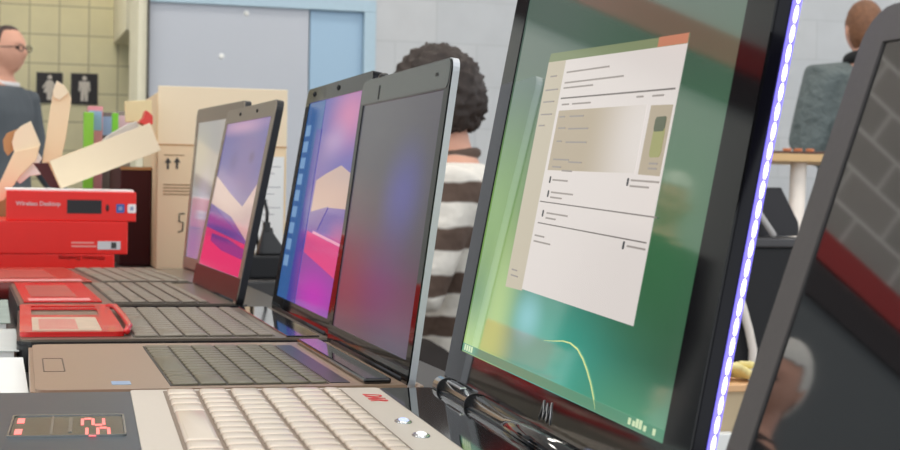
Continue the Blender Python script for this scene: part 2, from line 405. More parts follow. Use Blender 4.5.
# red line on the palm edge, touch pad with emissive red digit shapes, logo, buttons
b = MB(); b.box(-.308, -.216, .2252, .2272, .019, .0265); b.build('edge_line', mat('red_line', (190, 40, 34), .3), n2, 'thin red line along the far edge of the palm rest')
frame_m = mat('pad_frame', (150, 152, 150), .25, metal=.8); pad_m = mat('touch_pad', (58, 58, 54), .2)
b = MB(); b.prism(rrect(-.2835, -.2225, .0385, .1135, .003), lambda p, q, z: Vector((p, q, z)), ZB-.0004, ZB+.0006); tp = b.build('touchpad', pad_m, n2)
b = MB(); b.ring(rrect(-.2850, -.2210, .037, .115, .003), rrect(-.2838, -.2222, .0382, .1128, .003), lambda p, q, z: Vector((p, q, z)), ZB-.0003, ZB+.0012); b.build('pad_frame', frame_m, tp)
red_glow = glow('red_digits', (255, 116, 120), 1.5)
b = MB()
SEG = {'2': 'abged', '5': 'afgcd'}
def digit(ch, x0, y0, wd, hg, tx=.0017, ty=.0062):
    # upright towards the lid (+x), reading towards -y
    seg = {'a': ((0, hg), (wd, hg)), 'd': ((0, 0), (wd, 0)), 'g': ((0, hg/2), (wd, hg/2)), 'f': ((0, hg/2), (0, hg)), 'b': ((wd, hg/2), (wd, hg)), 'e': ((0, 0), (0, hg/2)), 'c': ((wd, 0), (wd, hg/2))}
    for k in SEG[ch]:
        (a, c), (d, e) = seg[k]
        if a == d: q = [(a-ty/2, c+tx*.6), (a+ty/2, c+tx*.6), (a+ty/2, e-tx*.6), (a-ty/2, e-tx*.6)]
        else: q = [(a, c-tx/2), (d, c-tx/2), (d, c+tx/2), (a, c+tx/2)]
        b.prism(q, lambda p, r, z: Vector((x0+r, y0-p, z)), ZB+.0005, ZB+.0008)
digit('2', -.2450, .099, .024, .0120); digit('5', -.2425, .064, .026, .0120)
b.build('digit_shapes', red_glow, tp)
b = MB()
for y in (.094, .054): b.box(-.2815, -.2775, y-.009, y+.009, ZB+.0005, ZB+.0008)
b.build('dash_shapes', red_glow, tp)
b = MB(); b.box(-.2625, -.2612, .042, .112, ZB+.0005, ZB+.0009); b.box(-.2525, -.2505, .05, .105, ZB+.0005, ZB+.0009); b.build('pad_lines', frame_m, tp)
me = text_mesh('DAR', .017, lambda x, y, z: Vector((-.064+y, .188-x, ZB+.0014+z)), bold=False, shear=.4); me.materials.append(mat('red_logo', (214, 40, 44), .5)); link('logo', me, n2, 'red lettering on the cream deck')
for y, m in ((.0647, glow('button_blue', (200, 214, 255), 1.2)), (.0133, glow('button_white', (250, 250, 250), 1.1))):
    b = MB(); b.ell((-.0605, y, ZB+.0014), (.0052, .009, .0016), seg=16); b.build('button', chrome, n2)
    b = MB(); b.ell((-.0605, y-.001, ZB+.0026), (.003, .006, .0012), seg=14); b.build('button_light', m, n2)
b = MB()
b.tube([L2(-.010-.0035*k, .013+(.0105 if k % 2 else 0)+.0006*(k % 3), .0015) for k in range(7)], .00035, 6)
b.build('maker_mark', silver, n2)
for y in (.205, .125, -.125):
    b = MB(); b.tube([(-.002, y-.0012, ZB+.002), (-.002, y+.0012, ZB+.002)], .0074, 18); b.build('hinge_ring', black_satin, n2)
b = MB(); b.box(-.006, -.001, .150, .19, ZB+.0080, ZB+.0098, .0008); b.build('hinge_plate', chrome, n2)

# silver-edged laptop with a dim screen
bronze = mat('bronze_shell', (164, 138, 116), 0.32, var=.06, scale=250, metal=.15)
olive_key = mat('olive_key', (104, 97, 76), 0.35); olive_bed = mat('olive_bed', (52, 48, 40), 0.5)
dim_pic = picture('dim_picture', (70, 68, 78), [(.1, .2, .8, .55, (112, 66, 84), .7), (.68, .62, .34, .30, (78, 78, 160), .6), (.6, .25, .5, .35, (86, 68, 122), .5), (.2, .95, .9, .45, (84, 84, 90), .9), (.9, .05, .5, .3, (92, 88, 110), .6)], rough=.2)
bezel_reflection = mat('grey_bezel_reflection', (84, 88, 86), 0.15, spec=.6)
S3 = dict(base_mat=bronze, palm_mat=bronze, kb=(.1635, .0545, .121, -.136), bed_mat=olive_bed, key_mat=olive_key, kh=.0012, gap=.0011,
          lid_mat=mat('bright_edge', (222, 224, 228), .45, metal=.5), bezel_mat=black_bezel, screen_mat=dim_pic, t=.0048, cr=.010)
P3 = (.2849, 1.2245, .0163, .1255, .304, .2573, .234, .0135, .016, .0229)
n3, s3, L3, z3 = laptop(P3, 'silver-edged laptop with bronze palm rest and dim purple-grey screen', S3)
b = MB(); b.box(-.0525, -.0385, -.134, .120, ZB, ZB+.0006); b.build('speaker_strip', mat('blue_black', (52, 54, 64), .3), n3)
b = MB(); b.ring(rrect(-.2478, -.232, -.0466, .0394, .002), rrect(-.2468, -.233, -.0456, .0384, .002), lambda p, q, z: Vector((p, q, z)), ZB-.0003, ZB+.0003); b.build('touchpad', mat('pad_line', (92, 76, 62), .5), n3)
b = MB(); b.prism(rrect(-.203, -.190, -.126, -.108, .001), lambda p, q, z: Vector((p, q, z)), ZB, ZB+.0003); b.build('sticker', mat('blue_sticker', (150, 180, 214), .3), n3, 'small blue sticker')
b = MB(); b.box(-.030, -.010, -.142, .14, ZB, ZB+.004, .0015); b.build('hinge_cover', black_gloss, n3)
b = MB(); b.prism(rrect(-.148, .148, .2120, .2328, .006), lambda p, q, z: L3(p, q, z), .0008, .0015); b.build('top_panel', bezel_reflection, n3, 'painted grey reflection on the bezel above the screen')  # grey strip colours in a reflection along the top bezel
b = MB(); b.prism(rrect(-.118, -.110, .222, .2245, .001), lambda p, q, z: L3(p, q, z), .001, .0018); b.build('latch', black_satin, n3)
b = MB(); b.prism(rrect(.075, .079, .214, .226, .001), lambda p, q, z: L3(p, q, z), .001, .0018); b.build('bezel_pad', rubber, n3)
b = MB(); b.ell(L3(.083, .2345, -.002), (.004, .012, .003), seg=12); b.build('webcam', black_satin, n3)

# glossy black laptop with blue and pink desktop
grey_brown = mat('grey_brown_shell', (112, 100, 86), 0.3, var=.06, scale=250)
brown_key = mat('brown_key', (122, 112, 96), 0.35); brown_bed = mat('brown_bed', (70, 64, 54), 0.5)
pink_pic = picture('pink_picture', (92, 84, 168), [(.8, .9, .5, .25, (206, 120, 168), .95), (.62, .78, .3, .14, (176, 150, 200), .6), (.75, .55, .5, .3, (86, 78, 168), .8), (.7, .06, .6, .2, (176, 62, 190), .9), (.95, .3, .3, .16, (190, 76, 140), .8)], strength=.82, rough=.1)
S4 = dict(base_mat=black_satin, palm_mat=grey_brown, kb=(.174, .048, .158, -.155), bed_mat=brown_bed, key_mat=brown_key, kh=.0016, gap=.0014,
          lid_mat=black_lid, bezel_mat=black_bezel, screen_mat=pink_pic, t=.008)
P4 = (.299, 1.5824, .0168, .1559, .3451, .2753, .2483, .0213, .0155, .017)
n4, s4, L4, z4 = laptop(P4, 'glossy black laptop with blue column and pink desktop on its screen', S4)
patch(s4, L4, 'side_column', [(.1515, .0155), (.035, .0155), (.055, .231), (.1515, .231)], picture('blue_column', (40, 104, 176), []) if 0 else glow('blue_column', (46, 96, 158), .82), .0004)
patch(s4, L4, 'column_shade', [(.085, .0158), (.035, .0158), (.050, .20), (.078, .20)], glow('deep_blue', (58, 66, 160), .82), .0006)
for k in range(9): patch(s4, L4, 'desktop_icon', rect(.145, .117, .05+.018*k, .062+.018*k), glow('pale_blue_icon', (120, 160, 205), .82), .0006)
patch(s4, L4, 'wallpaper_shape', [(.03, .145), (-.02, .152), (-.09, .160), (-.155, .150), (-.155, .118), (-.06, .118), (.03, .110)], glow('sand', (196, 168, 160), .82), .0006, 'sand-coloured band')
patch(s4, L4, 'wallpaper_shape', [(.03, .112), (-.06, .119), (-.02, .094), (.03, .094)], glow('violet', (110, 92, 164), .82), .0007)
patch(s4, L4, 'wallpaper_shape', [(.032, .092), (-.155, .082), (-.155, .052), (.032, .070)], glow('hot_pink', (208, 80, 142), .82), .0006, 'hot pink band')
patch(s4, L4, 'wallpaper_shape', [(.0, .0905), (-.155, .0825), (-.155, .085), (.0, .093)], glow('pale_pink', (222, 170, 196), .82), .0008)
b = MB(); b.box(-.0385, -.008, -.165, .165, ZB, ZB+.0015, .0005); b.build('gloss_strip', black_gloss, n4, 'glossy black strip in front of the hinge')
for y in (.125, -.01):
    b = MB(); b.ell(L4(y, .2402, .0012), (.002, .003, .003), seg=10); b.build('rubber_bumper', rubber, n4)

# silver-bezel laptop
taupe = mat('taupe_metal', (150, 138, 122), 0.35, metal=.4, var=.06, scale=200)
taupe_d = mat('taupe_shell', (104, 94, 80), 0.28, var=.06, scale=250)
key5 = mat('taupe_key', (122, 110, 94), 0.35); bed5 = mat('dark_bed', (46, 42, 38), 0.5)
poly_pic = picture('violet_picture', (86, 80, 150), [(.4, .97, .9, .09, (186, 140, 176), .9), (.35, .72, .16, .12, (66, 60, 130), .7), (.75, .75, .1, .06, (58, 48, 110), .8), (.3, .45, .5, .3, (112, 98, 176), .6)], strength=.85, rough=.12)
S5 = dict(base_mat=black_satin, palm_mat=taupe_d, kb=(.138, .030, .168, -.165), bed_mat=bed5, key_mat=key5, kh=.002, gap=.0026,
          lid_mat=black_satin, bezel_mat=taupe, screen_mat=poly_pic, t=.008)
P5 = (.2668, 1.9861, -.0203, .1874, .3539, .2425, .2408, .0186, .0289, .0196)
n5, s5, L5, z5 = laptop(P5, 'taupe-framed laptop in front of the big carton with pink and violet screen', S5)
patch(s5, L5, 'wallpaper_shape', [(.158, .150), (.02, .127), (-.085, .112), (-.158, .142), (-.158, .072), (-.02, .098), (.158, .112)], glow('sand5', (196, 172, 172), .82), .0004, 'sand-coloured band')
patch(s5, L5, 'wallpaper_shape', [(.158, .1115), (.02, .094), (-.158, .0715), (-.158, .068), (.158, .080)], glow('violet5', (88, 66, 150), .82), .0006)
patch(s5, L5, 'wallpaper_shape', [(.158, .080), (-.158, .068), (-.158, .0292), (.158, .0292)], glow('pink5', (208, 50, 112), .82), .0005, 'hot pink lower part')
patch(s5, L5, 'wallpaper_shape', [(.10, .073), (-.03, .070), (-.158, .062), (-.158, .050), (.0, .054), (.10, .063)], glow('violet5b', (100, 52, 136), .82), .0007)
b = MB(); b.prism([(.1755, .002), (-.1755, .002), (-.1755, .0285), (.1755, .0285)], lambda p, q, z: L5(p, q, z), .0008, .0016); b.build('chin_panel', mat('brown_gloss', (76, 46, 42), .35, spec=.15), n5, 'reddish brown strip under the screen')
for y in (.06, -.06):
    b = MB(); b.ell(L5(y, .2312, .0012), (.002, .003, .0025), seg=10); b.build('rubber_bumper', rubber, n5)

S6 = dict(base_mat=taupe_d, palm_mat=taupe_d, kb=(.172, .052, .16, -.16), bed_mat=bed5, key_mat=key5, kh=.002, gap=.0026,
          lid_mat=black_satin, bezel_mat=taupe, t=.009,
          screen_mat=picture('reflection_violet_picture', (150, 146, 142), [(.15, .1, .5, .5, (120, 104, 160), .8), (.3, .45, .25, .3, (176, 166, 178), .7), (.55, .2, .25, .4, (80, 66, 132), .9), (.1, .8, .4, .3, (166, 160, 140), .7)]))  # grey tones put a silvery reflection into the emission; violet is the picture
P6 = (.3033, 2.3586, -.0691, .0808, .3441, .24, .2539, .018, .02, .022)
n6, s6, L6, z6 = laptop(P6, 'taupe-framed laptop farthest along the row with a pale grey screen', S6)

# ---------------------------------------------------------------- tables
top_m = mat('table_top', (46, 44, 44), 0.4, var=.1); leg_m = mat('table_leg', (120, 122, 124), .35, metal=.6)
def table(x0, x1, y0, y1, label):
    t = thing('table', label, 'table', ((x0+x1)/2, (y0+y1)/2, 0), 0, 'long tables under the laptops')
    a, c = (x1-x0)/2, (y1-y0)/2
    MB().box(-a, a, -c, c, TZ-.03, TZ-.0002, .004).build('tabletop', top_m, t)
    for sx in (-1, 1):
        for sy in (-1, 1): MB().tube([(sx*(a-.08), sy*(c-.12), 0), (sx*(a-.08), sy*(c-.12), TZ-.03)], .016, 12).build('leg', leg_m, t)
table(-.32, .40, .12, 1.86, 'dark long table under the big black laptop and its neighbours')
table(-.32, .40, 1.862, 2.655, 'dark long table under the taupe laptops')
table(-.32, .60, 2.657, 3.85, 'dark wide table under the red boxes and the tall carton')

# ---------------------------------------------------------------- things on the table
# papers at the left
pp = [((-.27, .026, 1.09, 1.40), .014, white_paper, 'white printed sheets at the near end of the paper pile', .0),
      ((-.30, .023, 1.415, 1.62), .018, mat('pale_grey_print', (206, 210, 206), .5), 'grey magazine between the white sheets and the greenish magazine', .0),
      ((-.30, .018, 1.64, 1.95), .022, mat('greenish_print', (150, 166, 158), .5, var=.3, scale=25), 'greenish magazine on the table left of the red sleeve', .0)]
for (x0, x1, y0, y1), h, m, lb, rz in pp:
    cx, cy = (x0+x1)/2, (y0+y1)/2
    o = thing('magazine', lb, 'magazine', (cx, cy, TZ), rz, 'papers beside the laptops')
    a, c = (x1-x0)/2, (y1-y0)/2
    MB().box(-a+.002, a-.004, -c+.002, c-.002, 0, h, .0005).build('pages', white_paper, o)
    b = MB(); b.box(-a, a, -c, c, h, h+.0006)
    cv = b.build('cover', m, o)
    b = MB()
    for k in range(5): b.box(a-.14, a-.02, -c+.03+k*(2*c-.06)/5, -c+.045+k*(2*c-.06)/5, h+.0006, h+.0008)
    b.build('print', mat('grey_print', (150, 152, 150), .6), cv)
# red leaflets on palm rests
def base_pt(P, y, d, z=0):
    s, c = math.sin(P[2]), math.cos(P[2]); return Vector((P[0]-c*d+s*y, P[1]+s*d+c*y, TZ+ZB+z))
def leaflet(P, y1, y0, d1, d0, label, m, m2):
    o = thing('leaflet', label, 'leaflet', base_pt(P, (y1+y0)/2, (d1+d0)/2, .0002), -P[2], 'red leaflets on the palm rests')
    a, c = (d1-d0)/2, (y1-y0)/2
    b = MB(); b.box(-a, a, -c, c, 0, .0022, .0004); sh = b.build('sheet', m, o)
    b = MB(); b.prism(rrect(-a*.75, a*.45, -c*.62, c*.62, .004), lambda p, q, z: Vector((p, q, z)), .0022, .0026); b.build('printed_panel', m2, sh)
    b = MB(); b.box(-a+.006, a-.012, -c+.006, -c+.035, .0022, .0026); b.build('printed_strip', mat('pale_pink_print', (236, 150, 150), .4), sh)
red_gloss = mat('red_gloss', (214, 26, 26), .22, coat=.3); red_dull = mat('red_dull', (176, 60, 48), .35, var=.2, scale=14)
leaflet(P5, .163, -.155, .236, .150, 'red leaflet on the palm rest of the taupe laptop beside the red sleeve', red_gloss, red_dull)
leaflet(P6, .160, -.168, .330, .186, 'reddish brown leaflet in front of the lowest red box', mat('red_brown_gloss', (172, 74, 56), .2, coat=.3), red_dull)
# red packaging sleeve with windows
o = thing('packaging_sleeve', 'red plastic sleeve with clear windows on the glossy black laptop', 'packaging', base_pt(P4, .006, .226, .0003), -P4[2])
fn = lambda p, q, z: Vector((p, q, z))
b = MB(); b.ring(rrect(-.047, .044, -.157, .157, .008), rrect(-.036, .030, .020, .135, .004), fn, 0, .0045); fr = b.build('frame', red_gloss, o)
b = MB(); b.box(-.036, .030, .095, .104, .003, .0052, .0005); b.build('cross_bar', red_gloss, fr)
b = MB(); b.box(-.036, .030, .020, .135, .001, .002); b.build('brown_insert', mat('brown_insert', (128, 104, 84), .5), fr)
b = MB(); b.box(-.036, .024, -.152, -.018, .0043, .0056); b.build('printed_insert', mat('printed_insert', (206, 184, 160), .35, var=.25, scale=60), fr)
b = MB()
for k in range(9): b.box(-.030, .004, -.143+k*.012, -.137+k*.012, .0055, .0058)
b.build('fine_print', mat('pink_print', (214, 120, 110), .5), fr)
b = MB(); b.tube([(.044, .13, .004), (.050, .10, .006), (.052, .0, .005), (.051, -.11, .005), (.046, -.15, .004)], .0032, 10, round_ends=True); b.build('folded_edge', red_gloss, o)

# red product boxes stacked
YR = 2.72
def red_carton(pxl, pxr, zb, h, label, rz=0.0, depth=.25):
    x0 = at(pxl, 220, YR).x; x1 = at(pxr, 220, YR).x
    o = thing('product_box', label, 'box', (x1, YR, TZ+zb), rz, 'red boxes stacked beside the carton')
    MB().box(x0-x1, 0, 0, depth, 0, h, .0015).build('carton', red_box, o)
    return o, x0-x1
def front(x, z): return Vector((x, -.0004, z))
px = lambda d: d*YR/F
r3, w3 = red_carton(-140, 115, 0, .0405, 'lowest red box of the stack, its small white lettering upside down')
r2, w2 = red_carton(-130, 128, .0407, .0550, 'middle red box of the stack, with a small white label', .01)
r1, w1 = red_carton(6, 136, .0959, .0500, 'topmost red box reading Wireless Desktop', -.015)
def lettering(txt, size, x, z, par, m, up=1, bold=True, label=None):
    me = text_mesh(txt, size, lambda a, c, e: Vector((x+up*a, -.0006+up*0*e, z+up*c)), bold=bold); me.materials.append(m)
    return link('lettering', me, par, label)
lettering('Wireless Desktop', .0098, w1+px(9), .0255, r1, white_ink, label='white lettering')
b = MB(); b.box(w1+px(57), w1+px(90), -.0006, .0, .013, .036); b.build('product_picture', mat('black_print', (24, 22, 24), .3), r1)
b = MB(); b.ell((w1+px(95.5), -.0004, .023), (.003, .0006, .006), seg=12); b.build('mouse_picture', mat('black_print2', (60, 14, 14), .3), r1)
for d, m in ((108, mat('blue_badge', (70, 100, 170), .4)), (119, white_ink)):
    b = MB(); b.prism(rrect(w1+px(d-4), w1+px(d+4), .015, .030, .002), lambda p, q, z: Vector((p, z, q)), -.0007, 0); bd = b.build('badge', m, r1)
    b = MB(); b.box(w1+px(d-1.6), w1+px(d+1.6), -.0010, -.0006, .0195, .0255); b.build('badge_mark', mat('grey_badge', (150, 160, 190), .4), bd)
for k in range(2):
    b = MB(); b.box(-px(54), -px(30)-k*.004, -.0006, 0, .012+k*.006, .0145+k*.006); b.build('fine_print', mat('pale_red', (244, 160, 150), .5), r2)
b = MB(); b.box(-px(29), -px(7), -.0008, 0, .008, .022); lb_ = b.build('white_label', mat('label_grey', (214, 208, 208), .5), r2)
b = MB(); b.box(-px(16), -px(11), -.0012, -.0007, .010, .020); b.build('label_print', ink, lb_)
lettering('Wireless Desktop', .0105, -px(9), .0375, r3, mat('pale_red2', (244, 180, 170), .5), up=-1, bold=False)
b = MB(); b.box(-px(124), -px(2), .01, .20, 0, .0035, .001)
o = b.build('paper_sheet', white_paper); o.location = (r1.location.x, YR, TZ+.1460); tag(o, 'white sheet of paper lying on the topmost red box', 'paper')

# big carton
YB = 3.0
x0, _ = XZ(157, 180, YB); x1, _ = XZ(286, 180, YB); zt = at(200, 87, YB).z
o = thing('large_carton', 'tall cardboard carton with arrow marks standing behind the taupe laptops', 'carton', ((x0+x1)/2, YB, TZ), -.02)
a = (x1-x0)/2; hc = zt-TZ
MB().box(-a, a, 0, .38, 0, .235, .002).build('body', card, o)
b = MB(); b.box(-a, a, -.001, .004, .234, hc, .001); b.build('raised_flap', card_l, o)
b = MB(); b.box(-a-.001, -a+.005, .004, .30, .235, hc-.012, .001); b.build('side_flap', card, o)
b = MB(); b.box(-a, a, -.0018, 0, .2335, .2355); b.build('crease', card_d, o)
def arrow(x, z):
    b = MB(); b.prism([(x-.002, z), (x+.002, z), (x+.002, z+.012), (x+.006, z+.012), (x, z+.022), (x-.006, z+.012), (x-.002, z+.012)], lambda p, q, y: Vector((p, y, q)), -.0012, 0); b.build('arrow_mark', ink, o)
arrow(-a+.020, .188); arrow(-a+.037, .189)
b = MB(); b.box(-a+.013, -a+.05, -.001, 0, .214, .2155)
for k in range(4): b.box(-a+.012, -a+.075, -.001, 0, .158-k*.006, .160-k*.006)
b.build('printed_lines', mat('faint_print', (150, 120, 88), .8), o)
b = MB(); b.tube([(-a+.052, -.001, .105), (-a+.043, -.001, .105), (-a+.042, -.001, .09), (-a+.05, -.001, .088), (-a+.049, -.001, .073), (-a+.041, -.001, .070)], .0013, 6); b.tube([(-a+.058, -.001, .055), (-a+.058, -.001, .060)], .0016, 6); b.build('pen_mark', ink, o)
# sheet on the carton
xa, _ = XZ(255, 220, YB); xb, za = XZ(283.5, 157, YB); zb = at(268, 275, YB).z
o = thing('printed_sheet', 'white printed sheet leaning against the front of the tall carton', 'paper', ((xa+xb)/2, YB-.006, TZ))
a = (xb-xa)/2
MB().box(-a, a, -.0015, 0, 0.0, za-TZ).build('page', white_paper, o)
b = MB()
for k in range(9): b.box(-a+.004, a-.006-.012*(k % 3), -.0018, -.0014, za-TZ-.02-k*.013, za-TZ-.0185-k*.013)
b.build('print', mat('grey_type', (170, 170, 172), .7), o)
# adapter + cable standing in front of the sheet
p = at(262, 262, 2.74)
o = thing('power_adapter', 'black power adapter with its cable beside the taupe laptop lid', 'power adapter', (p.x+.012, 2.74, TZ))
MB().box(-.04, .06, -.03, .04, 0, .040, .004).build('brick', black_matt, o)
b = MB(); b.loft([[Vector((x*s+dx, y*s*.7, z)) for x, y in rrect(-1, 1, -1, 1, .3, 3)] for s, z, dx in ((.026, .039, .004), (.025, .046, .004), (.010, .078, -.003), (.008, .088, -.003))]); b.build('plug', black_satin, o)
b = MB(); b.box(-.011, .001, -.007, .007, .08, .098, .002); b.build('strain_relief', black_satin, o)
b = MB(); b.tube([(-.005, 0, .09), (-.004, 0, .115), (-.008, .005, .135), (-.017, .012, .150), (-.022, .03, .15), (-.02, .06, .12), (0, .1, .03), (.03, .14, .006), (.08, .2, .006)], .003, 10); b.build('cable', black_satin, o)

# dark carton, packs behind
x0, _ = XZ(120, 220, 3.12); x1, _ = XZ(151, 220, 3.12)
o = thing('open_carton', 'dark maroon carton beside the tall carton', 'carton', ((x0+x1)/2, 3.12, TZ))
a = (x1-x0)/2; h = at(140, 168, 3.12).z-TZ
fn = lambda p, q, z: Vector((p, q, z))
b = MB(); b.box(-a, a, 0, .3, 0, h, .002); b.build('body', maroon, o)  # solid block in one dark maroon
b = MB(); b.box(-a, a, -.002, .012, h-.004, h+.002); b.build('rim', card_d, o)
packs = [(84, 94, 112, (140, 205, 60), 'green slim pack behind the tilted tray', 3.40), (88, 103, 106, (235, 150, 160), 'pink pack behind the tilted tray', 3.43), (101, 116, 112, (120, 112, 106), 'grey pack between the pink and narrow green packs', 3.46), (112.5, 118.5, 113, (120, 200, 50), 'narrow green pack beside the grey pack', 3.40), (117, 131, 111, (150, 138, 128), 'taupe pack farthest right behind the tilted tray', 3.49)]
for (pl, pr, pt, col, lb, Y) in packs:
    xa, zt = XZ(pl, pt, Y); xb = at(pr, pt, Y).x
    o = thing('software_box', lb, 'box', ((xa+xb)/2, Y, TZ), 0, 'thin boxes standing behind the tray')
    m = mat('pack_'+lb.split()[0], col, .4); a = (xb-xa)/2
    MB().box(-a, a, 0, .025, 0, zt-TZ, .001).build('case', m, o)
    if pr-pl > 10:
        b = MB(); b.box(-a+.002, a-.002, -.001, 0, (zt-TZ)*.84, (zt-TZ)*.97); b.build('title_panel', mat('pale_pack', (226, 190, 196), .4) if 'pink' not in lb else mat('blue_pack', (150, 180, 214), .4), o)
        b = MB(); b.box(-a+.002, a-.002, -.001, 0, (zt-TZ)*.30, (zt-TZ)*.36); b.build('lower_panel', mat('pink_pack', (226, 120, 170), .4), o)
# tilted tray: shallow cardboard tray leaning from the red box to the carton
YT = 2.84
A = at(48, 163, YT); B = at(153, 123, YT); Cc = at(152, 151, YT); Dd = at(61, 189, YT)
ax = (B-A); ln = ax.length; ang = math.atan2(ax.z, ax.x)
o = thing('cardboard_tray', 'shallow cardboard tray tilted against the tall carton above the red boxes', 'carton', Dd, 0)
def tr(x, y, z): return Vector((x*math.cos(ang)-z*math.sin(ang), y, x*math.sin(ang)+z*math.cos(ang)))
hh = 29*YT/F; wl = ln*.955; dp = .17
Mx = Matrix(((math.cos(ang), 0, -math.sin(ang), 0), (0, 1, 0, 0), (math.sin(ang), 0, math.cos(ang), 0), (0, 0, 0, 1)))
MB().box(0, wl, 0, .004, 0, hh, .0008, M=Mx).build('front_wall', card_l, o)
MB().box(0, wl, dp-.004, dp, 0, hh, .0008, M=Mx).build('back_wall', card, o)
MB().box(0, wl, .004, dp-.004, 0, .004, M=Mx).build('bottom', card_d, o)
MB().box(wl-.004, wl, .004, dp-.004, .004, hh, M=Mx).build('end_wall', card, o)
# the open end flap showing its dark printed side
b = MB(); P_ = [at(33, 163, YT+.01), at(48, 163, YT+.01), at(60, 189, YT+.01), at(50, 187, YT+.01)]
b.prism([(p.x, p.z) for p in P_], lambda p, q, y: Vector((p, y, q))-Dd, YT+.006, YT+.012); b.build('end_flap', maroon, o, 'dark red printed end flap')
# things lying in the tray
def slab(name, label, cat, P4_, Y, dy, m, group=None):
    b = MB(); q = [at(x, y, Y) for x, y in P4_]; org = Vector((sum(p.x for p in q)/len(q), Y, min(p.z for p in q)))
    b.prism([(p.x, p.z) for p in q], lambda p, r, y: Vector((p, y, r))-org, Y, Y+dy); ob = b.build(name, m); ob.location = org
    bmesh_round(ob); return tag(ob, label, cat, group)
def bmesh_round(ob, w=.0012):
    md = ob.modifiers.new('Bevel', 'BEVEL'); md.width = w; md.segments = 2; md.limit_method = 'ANGLE'
slab('plastic_bag', 'pale translucent bag lying in the tilted tray', 'bag', [(101, 143), (109, 135), (119, 129), (130, 123), (137, 121), (139, 128), (120, 138)], YT+.03, .05, mat('pale_bag', (208, 200, 188), .35, var=.15))
slab('folded_card', 'pale yellow cardboard piece standing in the tray against the carton', 'cardboard', [(126, 122), (125, 101), (152, 100), (152, 121)], YT+.13, .02, mat('pale_yellow_card', (228, 208, 160), .8))
slab('red_wrapper', 'crumpled red wrapper at the upper end of the tilted tray', 'wrapper', [(139, 122), (144, 117), (146, 110), (149, 112), (153, 116), (153, 124), (146, 126)], YT+.02, .05, mat('red_wrap', (214, 60, 50), .35))
# upright flap and rounded flap at the left: one torn open carton
YF = 2.95
q = lambda x, y: at(x, y, YF)
org = Vector((q(20, 190).x, YF, TZ))
o = thing('torn_carton', 'torn open carton with raised flaps at the left behind the red boxes', 'carton', org)
x0 = q(-70, 200).x-org.x; x1 = q(52, 200).x-org.x
MB().box(x0, x1, .075, .30, 0, q(0, 196).z-TZ, .002).build('body', card_d, o)
def flap(name, pts, dY, th, m, lab=None):
    b = MB(); g = [q(x, y) for x, y in pts]
    b.prism([(p.x, p.z) for p in g], lambda p, r, y: Vector((p, y, r))-org, YF+dY, YF+dY+th); ob = b.build(name, m, o, lab); bmesh_round(ob, .0008)
flap('upright_flap', [(42, 165), (52, 100), (54, 88), (58, 82), (64, 84), (70, 93), (72, 98), (66, 140), (62, 157)], .02, .005, card)
flap('flap_tip', [(53, 91), (57, 80), (63, 84), (69, 92), (60, 100), (54, 97)], .014, .005, card_l, 'pale folded tip of the upright flap')
flap('slanted_flap', [(-14, 206), (0, 182), (14, 152), (40, 146), (36, 160), (20, 176), (4, 200)], .0, .006, card)
flap('round_flap', [(14, 152), (12, 142), (15, 132), (21, 126), (31, 121), (41, 145), (26, 153)], .006, .005, card_l, 'pale rounded flap')
flap('round_flap_back', [(4, 150), (3, 140), (7, 133), (14, 130), (20, 128), (14, 150), (8, 156)], .016, .005, card_d, 'brown rounded flap')
slab('white_wrap', 'crumpled white wrapping beside the dark tray end', 'wrapping', [(14, 178), (22, 166), (33, 158), (38, 152), (42, 158), (38, 166), (44, 174), (30, 176), (20, 184)], 2.965, .008, white_paper)

# ---------------------------------------------------------------- room
floor_m = mat('floor', (120, 116, 110), .45, var=.08, scale=2)
struct('floor', MB().box(-9, 9, -1, 12.2, -.1, 0), floor_m)
wall_m = brick_mat('painted_block', (190, 193, 196), (195, 197, 199), (183, 186, 188), .5, .25, .005, rough=.75, bump=.2)
block_m = brick_mat('grey_block', (160, 154, 148), (150, 146, 140), (206, 202, 196), .46, .23, .014, rough=.8)
slate_m = mat('slate_paint', (100, 104, 106), .7, var=.05, scale=3)
red_m = mat('red_paint', (160, 34, 30), .5); dark_m = mat('dark_band', (44, 34, 34), .6)
YW = 9.0
xd0 = at(149, 50, YW).x; xd1 = at(310, 50, YW).x; xd2 = at(372, 50, YW).x; zdoor = at(300, 2, YW).z
xj0 = at(138, 50, YW).x
struct('wall_back', MB().box(xd2, 9, YW, YW+.2, 0, 6), wall_m)
struct('wall_lintel', MB().box(xj0, xd2, YW, YW+.2, zdoor, 6), wall_m)
struct('wall_left', MB().box(-9, -2.7, YW, YW+.2, 0, 3.3), slate_m)
struct('wall_left_near', MB().box(-2.7, -.7, YW, YW+.2, 0, 3.3), mat('pale_plaster', (176, 178, 174), .7, var=.05, scale=3))
struct('wall_left_upper', MB().box(-9, -.7, YW, YW+.2, 3.3, 6), block_m)
struct('ceiling_recess', MB().box(-3, 3.5, YW+.2, 11.3, 3.2, 3.3), mat('recess_ceiling', (225, 225, 222), .8))
struct('wall_recess_head', MB().box(-.7, xj0, YW, YW+.2, 2.4, 6), block_m)
struct('trim_1', MB().box(-9, -2.7, YW-.06, YW, 3.52, 3.70, .01), red_m)
struct('trim_2', MB().box(-9, -2.7, YW-.05, YW, 3.30, 3.50, .01), dark_m)
struct('trim_3', MB().box(-2.6, xj0-.1, YW-.07, YW, 2.80, 2.98, .01), red_m)
struct('trim_4', MB().box(-2.6, xj0-.1, YW-.05, YW, 2.6, 2.78, .01), dark_m)
jamb_m = mat('jamb_paint', (232, 226, 200), .6, var=.03)
struct('wall_jamb', MB().box(xj0, at(146.8, 50, YW).x, YW, YW+.6, 0, zdoor), jamb_m)
struct('trim_5', MB().box(at(146.8, 50, YW).x, xd0, YW-.02, YW+.1, 0, zdoor), mat('dark_trim', (70, 68, 62), .6))
